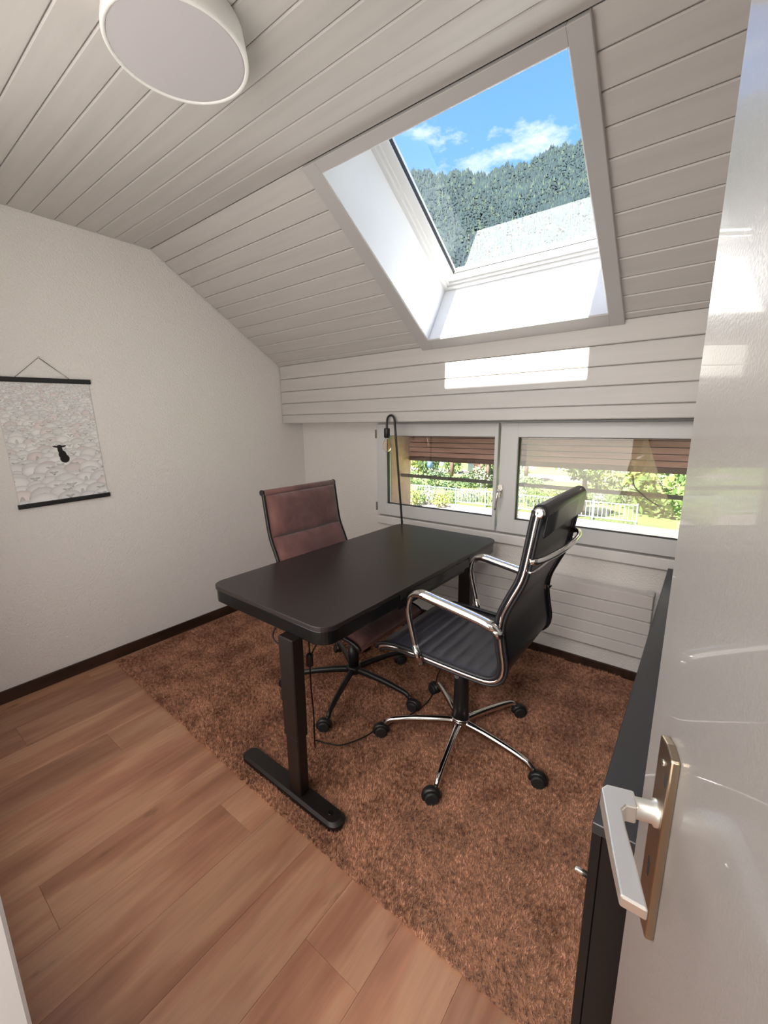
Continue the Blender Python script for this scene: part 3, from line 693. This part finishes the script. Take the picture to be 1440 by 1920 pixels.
def pink_chair():
    dz = -.068
    r = empty('office_chair', (-1.385, 1.53, RZ), math.radians(0), 'office chair with dusty pink velvet pads and black frame behind the desk', 'chair')
    prof = [(p+.010, z+dz-.004) for p, z in RAIL]; pr = resample(prof, .006); HW = .247
    v, f = ribbon(pr, -HW+.004, HW-.004, .010, nw=6); MB().add(v, f, True).build('sling', mat('velvet_side', (.16, .07, .06), .85), r)
    L = [0.]
    for i in range(1, len(pr)): L.append(L[-1]+math.dist(pr[i], pr[i-1]))
    def at(l):
        i = min(range(len(L)), key=lambda q: abs(L[q]-l)); return i
    # soft pads along the back and the seat
    cuts = [0.012, .228, .395, .555]; seat = [.66, .80, .93, L[-1]-.01]
    def pad(l0, l1, th):
        i0, i1 = at(l0), at(l1); seg = pr[i0:i1+1]; m = len(seg); nw = 16; vs = []; fs = []
        for i in range(m):
            a = seg[max(i-1, 0)]; b2 = seg[min(i+1, m-1)]; t = Vector((b2[0]-a[0], b2[1]-a[1])).normalized(); n = Vector((-t.y, t.x))
            q = i/(m-1); 
            for k in range(nw+1):
                u = k/nw; e_ = (max(0, 1-(2*q-1)**6)**.5)*(max(0, 1-(2*u-1)**10)**.5)
                wr = .0016*math.sin(u*17+q*5+l0*40)*math.sin(q*9+u*6)
                h = .006 + (th+wr)*e_; y_ = (-HW+.006)+(2*HW-.012)*u
                vs.append((seg[i][0]+n.x*h, y_, seg[i][1]+n.y*h))
        W = nw+1; o = len(vs)
        for i in range(m):
            for k in range(nw+1): vs.append((seg[i][0], (-HW+.006)+(2*HW-.012)*k/nw, seg[i][1]))
        for i in range(m-1):
            for k in range(nw): a = i*W+k; fs.append((a, a+W, a+W+1, a+1))
            a = i*W; fs.append((a, o+a, o+a+W, a+W)); a = i*W+nw; fs.append((a, a+W, o+a+W, o+a))
        for k in range(nw): fs.append((k, k+1, o+k+1, o+k)); a = (m-1)*W+k; fs.append((a, o+a, o+a+1, a+1))
        return MB().add(vs, fs, True)
    for i in range(3): pad(cuts[i]+.002, cuts[i+1]-.002, .030).build('back_cushion', 'velvet', r)
    for i in range(3): pad(seat[i]+.002, seat[i+1]-.002, .026).build('seat_cushion', 'velvet', r)
    tp = pr[0]
    MB().lathe([(.010, -HW), (.016, -HW+.004), (.016, HW-.004), (.010, HW)], (tp[0]-.004, 0, tp[1]), 'y', 20).build('head_roll', 'velvet', r)
    for sg in (-1, 1):
        y_ = sg*(HW+.006)
        MB().tube([(p-.004, y_, z) for p, z in pr[::3]], .0105, 8, up=(0, 1, 0), flat=.6).build('side_rail', 'plastic', r)
        MB().lathe([(.015, 0), (.015, .008), (.010, .011)], (tp[0]-.008, y_-.005, tp[1]+.002), 'y', 16).build('end_cap', 'plastic', r)
    MB().box(-.13, .11, -.075, .075, .415+dz, .452+dz, .004).build('mechanism', 'plastic', r)
    for p in (-.10, .055):
        MB().tube(smooth_path([(p, -HW-.004, .492+dz), (p, -.16, .468+dz), (p, 0, .452+dz), (p, .16, .468+dz), (p, HW+.004, .492+dz)], 4), .010, 8).build('cross_bar', 'plastic', r)
    MB().lathe([(.028, .128), (.028, .24), (.022, .242), (.022, .43+dz)], n=24).build('gas_column', 'plastic', r)
    base5(r, 'plastic', -69, R=.345, wheel_rot=[217, 10, 230, 147, 217], thick=1.0)
pink_chair()

# ---- cables under the desk
def cable(name, pts, r, label):
    tag(MB().tube(smooth_path(pts, 6), r, 7).build(name, 'cable'), label, 'cable')
# ---- floor lamp
def floor_lamp():
    bx, by = -1.575, 2.345
    r = empty('floor_lamp', (bx, by, RG), 0, 'thin black arched floor lamp with a bare clear bulb behind the desk', 'lamp')
    MB().lathe([(.105, 0), (.105, .010), (.100, .014), (.012, .016)], n=40).build('base', 'plastic', r)
    T = Vector((-.045, -.100, 1.385)); 
    path = [(0, 0, .012), (T.x*.5, T.y*.5, T.z*.5), (T.x, T.y, T.z)]
    top = [(T.x, T.y, T.z), (T.x-.004, T.y-.002, T.z+.034), (T.x-.020, T.y-.004, T.z+.052), (T.x-.040, T.y-.006, T.z+.050), (T.x-.056, T.y-.006, T.z+.030), (T.x-.060, T.y-.006, T.z-.030)]
    MB().tube(path[:2] + smooth_path(top, 6), .0072, 12).build('pole', 'plastic', r)
    sx, sy, sz = T.x-.060, T.y-.006, T.z-.030
    MB().lathe([(.008, .004), (.019, 0), (.020, -.004), (.020, -.056), (.016, -.060)], (sx, sy, sz), n=24).build('socket', 'plastic', r)
    gl = bpy.data.materials.new('bulb_glass'); gl.use_nodes = True; bb = gl.node_tree.nodes['Principled BSDF']
    bb.inputs['Transmission Weight'].default_value = 1; bb.inputs['Roughness'].default_value = 0; bb.inputs['IOR'].default_value = 1.12; bb.inputs['Base Color'].default_value = (1, .9, .75, 1)
    bl = MB().lathe([(.013, -.058), (.014, -.068), (.024, -.090), (.029, -.112), (.026, -.134), (.014, -.148), (.002, -.152)], (sx, sy, sz), n=24).build('bulb', gl, r)
    fm = MB(); pts = []
    for i in range(60):
        a = i*.42; pts.append((sx+.011*math.cos(a)*(.5+.5*math.sin(i/60*math.pi)), sy+.011*math.sin(a)*(.5+.5*math.sin(i/60*math.pi)), sz-.075-.055*i/60))
    fm.tube(pts, .0008, 5).build('filament', mat('filament', (.45, .22, .08), .5), bl)
floor_lamp()

# ---- poster
def poster():
    r = empty('wall_poster', (XL, .752, 1.0), 0, 'black and white flock of sheep poster hanging between two black bars on the wall', 'poster')
    r.rotation_euler = (math.radians(1.6), 0, 0)
    W_, H_ = .402, .612
    nx, ny = 230, 345
    img = np.ones((ny, nx, 3))*.62; yy, xx = np.mgrid[0:ny, 0:nx].astype(float)
    yy /= ny; xx /= nx    # yy: 0 top
    img *= (.92+.08*yy)[..., None]
    y_ = .01
    g = np.random.default_rng(3)
    def ell(cx, cy, rx, ry, col, rim=0., ang=0.):
        ddx = (xx-cx)*W_/H_; ddy = yy-cy; c, s_ = math.cos(ang), math.sin(ang); u = (ddx*c+ddy*s_)/rx; v = (-ddx*s_+ddy*c)/ry
        q = u*u+v*v; mk = q < 1
        sh = (1 - rim*np.clip(q, 0, 1)**2*.8 - rim*.35*np.clip(v, 0, 1))[mk][:, None]
        img[mk] = np.array(col)*sh
    def head(cx, hy, q, tone):      # a sheep's face: wool cap, muzzle, ears
        dk = tuple(.30*t for t in tone)
        ell(cx-q*.30, hy-q*.02, q*.20, q*.075, tuple(.62*t for t in tone), .3, .35); ell(cx+q*.30, hy-q*.02, q*.20, q*.075, tuple(.62*t for t in tone), .3, -.35)
        ell(cx, hy, q*.17, q*.26, tuple(.80*t for t in tone), .45); ell(cx, hy-q*.18, q*.20, q*.13, tone, .2)
        ell(cx-q*.10, hy-q*.02, q*.030, q*.030, dk); ell(cx+q*.10, hy-q*.02, q*.030, q*.030, dk); ell(cx, hy+q*.20, q*.065, q*.045, dk)
    rows = []
    while y_ < 1.05:
        sz = .020 + .082*y_**1.25; rows.append((y_, sz)); y_ += sz*.60
    for y_, sz in rows:
        cx = -.03 + g.random()*sz
        while cx < 1.05:
            s2 = sz*g.uniform(.85, 1.2); by = y_ + g.normal(0, sz*.15); base = g.uniform(.80, .93) - .05*(1-by); tint = (base, base*.99, base*.975)
            if g.random() < .16: tint = (base*.97, base*.89, base*.87)
            ell(cx, by+s2*.12, s2*1.03, s2*.82, tuple(.42*t for t in tint))
            ell(cx, by, s2*1.0, s2*.74, tint, .34)
            if g.random() < .55: head(cx + g.uniform(-.5, .5)*s2*H_/W_, by - s2*.25, s2*.95, tint)
            elif g.random() < .3: ell(cx, by+s2*.15, s2*.16, s2*.42, tuple(.72*t for t in tint), .3)
            cx += s2*g.uniform(1.25, 1.6)*H_/W_
    k = (.022, .018, .017)      # the one black sheep
    for ex, ey, ea, eb, rot in ((.565, .640, .038, .040, .1), (.548, .605, .032, .040, 0), (.530, .560, .020, .036, 0), (.530, .535, .025, .015, 0), (.490, .535, .026, .0085, .3), (.572, .535, .026, .0085, -.3)):
        ell(ex, ey, ea*.92, eb*.92, k, 0, rot)
    vs = np.zeros(((ny+1)*(nx+1), 3)); 
    gy, gx = np.mgrid[0:ny+1, 0:nx+1]
    vs[:, 0] = (.0085 + .002*np.sin(gx/nx*5.0)*np.sin(gy/ny*3.1)).ravel(); vs[:, 1] = (-W_/2 + gx/nx*W_).ravel(); vs[:, 2] = (.016 + H_*(1-gy/ny)).ravel()
    ii = (gy[:-1, :-1]*(nx+1)+gx[:-1, :-1]).ravel()
    fs = np.stack([ii, ii+nx+1, ii+nx+2, ii+1], 1)
    me = bpy.data.meshes.new('print'); me.from_pydata(vs.tolist(), [], fs.tolist())
    at = me.color_attributes.new('print', 'FLOAT_COLOR', 'CORNER'); colr = np.ones((ny*nx, 4, 4), np.float32); colr[:, :, :3] = img.reshape(-1, 1, 3)
    at.data.foreach_set('color', colr.ravel()); me.materials.append(MT['poster'])
    me.polygons.foreach_set('use_smooth', [True]*len(me.polygons)); me.update()
    o = bpy.data.objects.new('print', me); COL.objects.link(o); o.parent = r
    MB().box(.001, .0065, -W_/2-.001, W_/2+.001, .010, H_+.02).build('paper_back', 'white', r)
    for z_ in (.002, H_+.016): MB().prism(rrect(.001, .018, z_-.004, z_+.020, .005, 4), -W_/2-.008, W_/2+.008, 'y', smooth=False, tf=lambda a, b_, c: (a, b_, c)).build('bar', 'bar', r)
    zb = H_+.030
    MB().tube([(.010, -.118, zb), (.006, .0, zb+.106), (.010, .120, zb)], .0011, 6).build('string', 'bar', r)
    MB().tube([(.012, .120, zb), (.012, .006, zb+.096), (.006, .0, zb+.106)], .0009, 6).build('string', 'bar', r)
    MB().lathe([(.003, -.001), (.003, .006), (.005, .007), (.005, .010)], (0, 0, zb+.106), 'x', 10).build('nail', 'nickel', r)
poster()

# ---- ceiling lamp
def ceiling_lamp():
    r = empty('ceiling_lamp', (-1.221, .735, ZC), 0, 'round white drum ceiling lamp with a flat frosted diffuser', 'lamp')
    MB().lathe([(.156, 0), (.165, -.004), (.174, -.060), (.174, -.070), (.1715, -.074), (.166, -.074), (.1635, -.071), (.1625, -.06)], n=96).build('shade', 'lamp_white', r)
    MB().lathe([(.163, -.062), (.163, -.0705), (.1605, -.0715)], n=96).build('diffuser', 'diffuser', r)
ceiling_lamp()

# ---- cabinet
def cabinet():
    x0, x1, y0, y1, H = -.087, .345, .722, 2.385, .700
    r = empty('low_cabinet', ((x0+x1)/2, (y0+y1)/2, 0), 0, 'long low black-brown cabinet along the right wall behind the door', 'cabinet')
    inv = Matrix.Translation(-Vector(r.location))
    def B(mb, nm, m, par=None, **k):
        o = mb.build(nm, m, par or r, **k)
        if par is None: o.matrix_parent_inverse = inv
        return o
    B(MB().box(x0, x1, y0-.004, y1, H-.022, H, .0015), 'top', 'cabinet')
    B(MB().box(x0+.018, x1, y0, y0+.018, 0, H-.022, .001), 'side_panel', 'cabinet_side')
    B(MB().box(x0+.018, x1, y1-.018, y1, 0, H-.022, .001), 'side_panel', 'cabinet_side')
    B(MB().box(x1-.01, x1, y0+.018, y1-.018, 0, H-.022), 'back_panel', 'cabinet_side')
    B(MB().box(x0+.018, x1-.01, y0+.018, y1-.018, .05, .068), 'bottom_panel', 'cabinet_side')
    B(MB().box(x0+.03, x0+.045, y0+.018, y1-.018, 0, .05), 'plinth', 'cabinet_side')
    n = 4; wd = (y1-y0)/n
    for i in range(n):
        a = y0+i*wd
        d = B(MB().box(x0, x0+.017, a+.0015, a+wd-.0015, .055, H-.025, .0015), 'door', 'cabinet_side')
        if i == 0:
            kb = MB().lathe([(.0058, 0), (.0058, -.026), (.0048, -.0275)], (x0, a+.045, .527), 'x', 16).build('knob', 'nickel', d)
cabinet()

# ---- cables
cable('power_cable', [(-1.200, .905, .668), (-1.222, .903, .632), (-1.212, .90, .608), (-1.165, .898, .604), (-1.135, .898, .606)], .0032, 'black cable looping down beside the near desk column')
CV = [(-1.092, .962, .668), (-1.090, .962, .634), (-1.088, .960, .548), (-1.089, .960, .43), (-1.082, .960, .315), (-1.090, .965, .20), (-1.16, 1.03, .08), (-1.243, 1.105, .021), (-1.197, 1.122, .020), (-1.132, 1.155, .020),
      (-1.085, 1.245, .020), (-1.063, 1.334, .020), (-1.007, 1.47, .020), (-.981, 1.622, .020), (-1.011, 1.753, .020), (-1.064, 1.884, .020), (-1.14, 2.166, .020), (-1.30, 2.40, .020)]
cable('power_cable', CV, .0030, 'long black cable hanging behind the near desk column and trailing over the rug')
cable('power_cable', [(-1.030, .962, .668), (-1.045, .962, .625), (-1.065, .962, .595), (-1.080, .961, .565)], .0030, 'short black cable dropping from the tabletop to the plug')
pa = MB().box(-1.101, -1.077, .948, .972, .515, .570, .006).build('cable_joint', 'plastic'); tag(pa, 'black cable joint hanging behind the near desk column', 'plug')
ad = MB().box(-1.62, -1.54, 1.81, 1.87, RG-.002, RG+.030, .006).build('power_adapter', 'plastic'); tag(ad, 'small black power adapter lying on the rug under the desk', 'adapter')

# ================================================================ OUTSIDE
GZ = -4.0
F_PX = 789.986
def ray(u, v):
    d = R_*((u-720)/F_PX) + U_*(-(v-960)/F_PX) + F_; return d
def gp(u, v, z=GZ):
    d = ray(u, v); t = (z-1.40)/d.z; return Vector((0, 0, 1.40)) + d*t
tag(MB().box(-70, 40, 3.2, 130, GZ-1, GZ).build('ground', 'grass'), 'sunny lawn of the garden below the window', kind='structure')
tag(MB().box(-32, 14, 15, 25.3, GZ, GZ+.03).build('garden_terrace', 'paving'), 'pale pink paved terrace in the garden', kind='structure')
tag(MB().box(-32, 0, 41, 45, GZ, GZ+.03).build('garden_path', 'paving'), 'pale paved path at the far side of the garden', kind='structure')
def fence():
    r = empty('garden_fence', (-10, 25.5, GZ), 0, 'low white metal bar fence across the garden', 'fence')
    inv = Matrix.Translation(-Vector(r.location))
    x0, x1, y = -24., -2.6, 25.5
    for z in (.16, 1.02):
        o = MB().box(x0, x1, y-.025, y+.025, GZ+z, GZ+z+.05).build('fence_rail', 'fence_white', r); o.matrix_parent_inverse = inv
    me = None
    i = 0; x = x0
    while x < x1:
        if me is None:
            o = MB().box(-.018, .018, -.018, .018, .16, 1.05).build('bar', 'fence_white', r); me = o.data
            o.location = (x+10, 0, 0)
        else:
            o = bpy.data.objects.new('bar', me); COL.objects.link(o); o.parent = r; o.location = (x+10, 0, 0)
        x += .21
    x = x0
    while x <= x1+.1:
        o = MB().box(x-.04, x+.04, y-.04, y+.04, GZ, GZ+1.15).build('post', 'fence_white', r); o.matrix_parent_inverse = inv; x += 2.14
fence()
LM = {}
def leafmesh(seed, mi, n=620, flat=.8):
    key = (seed, mi, n)
    if key in LM: return LM[key]
    g = np.random.default_rng(seed)
    d = g.normal(size=(n, 3)); d /= np.linalg.norm(d, axis=1)[:, None]; rad = g.uniform(.55, 1, n)**.5
    lump = 1 + .22*np.sin(d[:, 0]*5+seed)*np.cos(d[:, 1]*4+seed*2) + .14*np.sin(d[:, 2]*7+seed)
    c = d*(rad*lump)[:, None]; c[:, 2] = c[:, 2]*flat + flat
    c[:, 2] = np.maximum(c[:, 2], .02)
    s = g.uniform(.07, .15, n)
    a = g.normal(size=(n, 3)); a /= np.linalg.norm(a, axis=1)[:, None]; b_ = np.cross(a, d+g.normal(0, .5, (n, 3))); b_ /= np.linalg.norm(b_, axis=1)[:, None]
    v = np.stack([c-a*s[:, None], c-b_*(s*.5)[:, None], c+a*s[:, None], c+b_*(s*.5)[:, None]], 1).reshape(-1, 3)
    f = np.arange(n*4).reshape(-1, 4)
    me = bpy.data.meshes.new('foliage'); me.from_pydata(v.tolist(), [], f.tolist()); me.materials.append(LEAF[mi]); LM[key] = me; return me
def bush(p, sx, sz, mi, label, group=None, seed=None):
    o = bpy.data.objects.new('shrub', leafmesh(seed if seed is not None else random.randrange(4), mi)); COL.objects.link(o)
    o.location = (p.x, p.y, GZ); o.scale = (sx, sx, sz); o.rotation_euler = (0, 0, random.random()*6)
    return tag(o, label, 'shrub', group)
KIND = ['bright green shrub', 'mid green shrub', 'pale leafy shrub', 'dark green shrub', 'white-flowered green shrub', 'red-flowered shrub', 'yellow-green shrub']
# row of shrubs behind the fence
for i in range(24):
    u = 768 + i*19 + random.uniform(-4, 4); p = gp(u, random.uniform(938, 952)); mi = random.choice((0, 0, 1, 4, 2, 6, 4))
    bush(p, random.uniform(.42, .60), random.uniform(.45, .75), mi, KIND[mi] + ' in the row just behind the white garden fence', 'shrubs behind the garden fence')
for i in range(19):
    u = 766 + i*28 + random.uniform(-7, 7)
    if 1010 < u < 1110: continue
    p = gp(u, random.uniform(905, 922)); mi = random.choice((0, 1, 2, 0, 3, 6, 4))
    bush(p, random.uniform(.75, 1.05), random.uniform(.7, 1.1), mi, KIND[mi] + ' in the middle of the garden', 'shrubs in the middle of the garden')
for i in range(14):
    u = 775 + i*40 + random.uniform(-12, 12)
    if 1000 < u < 1135: continue
    p = gp(u, random.uniform(886, 892)); mi = random.choice((3, 1, 6, 3, 2))
    bush(p, random.uniform(1.1, 1.5), random.uniform(1.6, 2.8), mi, 'tall ' + KIND[mi] + ' far off under the shutter', 'far shrubs under the shutter')
bush(gp(1255, 965), 2.2, 2.2, 0, 'large bright green shrub at the right end of the low window')
bush(gp(1160, 930), 2.3, 1.9, 6, 'wide yellow-green shrub behind the black chair back')
bush(gp(1068, 968), .6, .55, 5, 'red flowering plant in front of the white fence')
bush(gp(955, 972), .5, .4, 5, 'small red flowering plant near the middle of the window')
bush(gp(893, 896), .8, .9, 5, 'pink flowering shrub on the far lawn')
def tree(p, h, cr_, mi, label):
    r = empty('garden_tree', (p.x, p.y, GZ), 0, label, 'tree')
    MB().tube([(0, 0, 0), (.05, 0, h*.35), (0, .05, h*.7)], [.22, .17, .10], 8).build('trunk', 'bark', r)
    o = bpy.data.objects.new('crown', leafmesh(9, mi, 1500)); COL.objects.link(o); o.parent = r; o.location = (0, 0, h-cr_*1.2); o.scale = (cr_, cr_, cr_)
tree(gp(1090, 968), 3.9, 1.5, 0, 'young tree with brown trunk rising behind the chair back')
tree(gp(985, 905), 5.5, 1.5, 2, 'pale grey-leaved tree at the left of the right casement')
tree(gp(912, 915), 5.5, 1.6, 0, 'small tree near the centre post of the low window')
tree(gp(846, 905), 6.0, 1.7, 3, 'dark green tree under the shutter of the left casement')
def parasol(p, c, label):
    r = empty('garden_parasol', (p.x, p.y, GZ), 0, label, 'parasol')
    MB().tube([(0, 0, 0), (0, 0, 3.0)], .04, 8).build('pole', 'fence_white', r)
    MB().lathe([(.10, .9), (.30, 1.0), (.26, 1.8), (.06, 2.9)], n=12).build('canopy', mat('parasol_cloth', c, .8), r)
parasol(gp(829, 893), (.78, .74, .66), 'closed cream parasol on the far lawn')
parasol(gp(806, 894), (.16, .25, .60), 'closed blue parasol on the far lawn')
parasol(gp(882, 902), (.60, .55, .68), 'closed lilac parasol near the pink flowers')
def house():
    p = gp(1062, 881); r = empty('far_house', (p.x, p.y, GZ), 0, 'far white house with orange door and pale blue wall', 'building')
    MB().box(-6, 8, 0, 6, 0, 5).build('wall', mat('house_white', (.70, .66, .62), .8), r)
    MB().box(-3.4, -1.4, -.08, .02, 0, 2.6, .02).build('door', mat('orange', (.72, .30, .10), .6), r)
    MB().box(.4, 3.0, -.10, .02, 0, 3.4, .02).build('panel', mat('pale_blue', (.35, .60, .78), .6), r)
    MB().prism([(-.8, 4.9), (6.8, 4.9), (3, 7.4)], -6.6, 8.6, 'x').build('roof', 'roof', r)
house()

# ---- the wooded mountain behind the roof window
def mountain():
    na, nr = 140, 46; az = np.radians(np.linspace(-75, 55, na)); rr = np.linspace(0, 1, nr); g = np.random.default_rng(5)
    def ridge(a):
        d = np.degrees(a); return 26.9 + .25*np.sin(d*.35+1.0) + .18*np.sin(d*1.3) + .9*np.exp(-((d+12)/6)**2) + .12*np.sin(d*4.1)
    def pos(a, t):
        r0 = 210 + 430*t; top = np.tan(np.radians(ridge(a)))*640
        z = top*(t**.93) + 9*np.sin(a*23+t*7)*np.sin(t*math.pi) + 5*np.sin(a*61-t*13)*np.sin(t*math.pi) - 6
        return np.stack([r0*np.sin(a), r0*np.cos(a), z], -1)
    A, T_ = np.meshgrid(az, rr); P = pos(A, T_).reshape(-1, 3)
    fs = []
    for j in range(nr-1):
        for i in range(na-1): a = j*na+i; fs.append((a, a+1, a+na+1, a+na))
    b = MB(); b.add(P.tolist(), fs, True)
    # far side
    back = [(700*math.sin(a)*1.2, 700*math.cos(a)*1.2, -6) for a in az]; o0 = len(b.v); b.v += back
    for i in range(na-1): b.f.append(((nr-1)*na+i, (nr-1)*na+i+1, o0+i+1, o0+i)); b.sm.append(True)
    hill = b.build('mountain', 'rock'); tag(hill, 'steep wooded mountain seen through the roof window', kind='structure')
    N = 32000
    a = np.radians(g.uniform(-52, 8, N)); t = g.uniform(.13, 1.0, N)**.8; C0 = pos(a, t)
    h = g.uniform(5, 9.5, N)*(.55+.55*t); w_ = h*g.uniform(.22, .34, N)
    k = 6; ang = np.linspace(0, 2*np.pi, k, endpoint=False)
    tiers = 2; V = np.zeros((N, tiers*(k+1), 3), np.float32); F = []
    for q in range(tiers):
        zb = [0.08, .45][q]; zt = [.68, 1.0][q]; wf = [1.0, .62][q]
        for i in range(k):
            ph = g.uniform(.8, 1.2, N)
            V[:, q*(k+1)+i] = C0 + np.stack([np.cos(ang[i])*w_*wf*ph, np.sin(ang[i])*w_*wf*ph, h*zb], 1)
            F.append((q*(k+1)+i, q*(k+1)+(i+1) % k, q*(k+1)+k))
        V[:, q*(k+1)+k] = C0 + np.stack([0*h, 0*h, h*zt], 1)
    F = np.array(F); m = tiers*(k+1); FF = (F[None] + (np.arange(N)*m)[:, None, None]).reshape(-1)
    me = bpy.data.meshes.new('forest'); me.vertices.add(N*m); me.vertices.foreach_set('co', V.ravel())
    nl = len(FF); me.loops.add(nl); me.loops.foreach_set('vertex_index', FF.astype(np.int32)); me.polygons.add(nl//3); me.polygons.foreach_set('loop_start', np.arange(0, nl, 3, dtype=np.int32)); me.update(); me.validate()
    c = me.color_attributes.new('tint', 'FLOAT_COLOR', 'POINT'); base = np.where(g.random(N)[:, None] < .18, [[.019, .027, .014]], [[.006, .012, .0115]])*g.uniform(.55, 1.5, (N, 1))
    base = base + np.array([[.005, .0085, .0120]]); cc = np.ones((N, m, 4), np.float32); cc[:, :, :3] = base[:, None]; c.data.foreach_set('color', cc.ravel())  # bluish distance haze added into every tree's colour
    me.materials.append(MT['forest']); o = bpy.data.objects.new('forest', me); COL.objects.link(o); tag(o, 'dense conifer forest covering the mountain slope', 'forest', kind='stuff')
mountain()
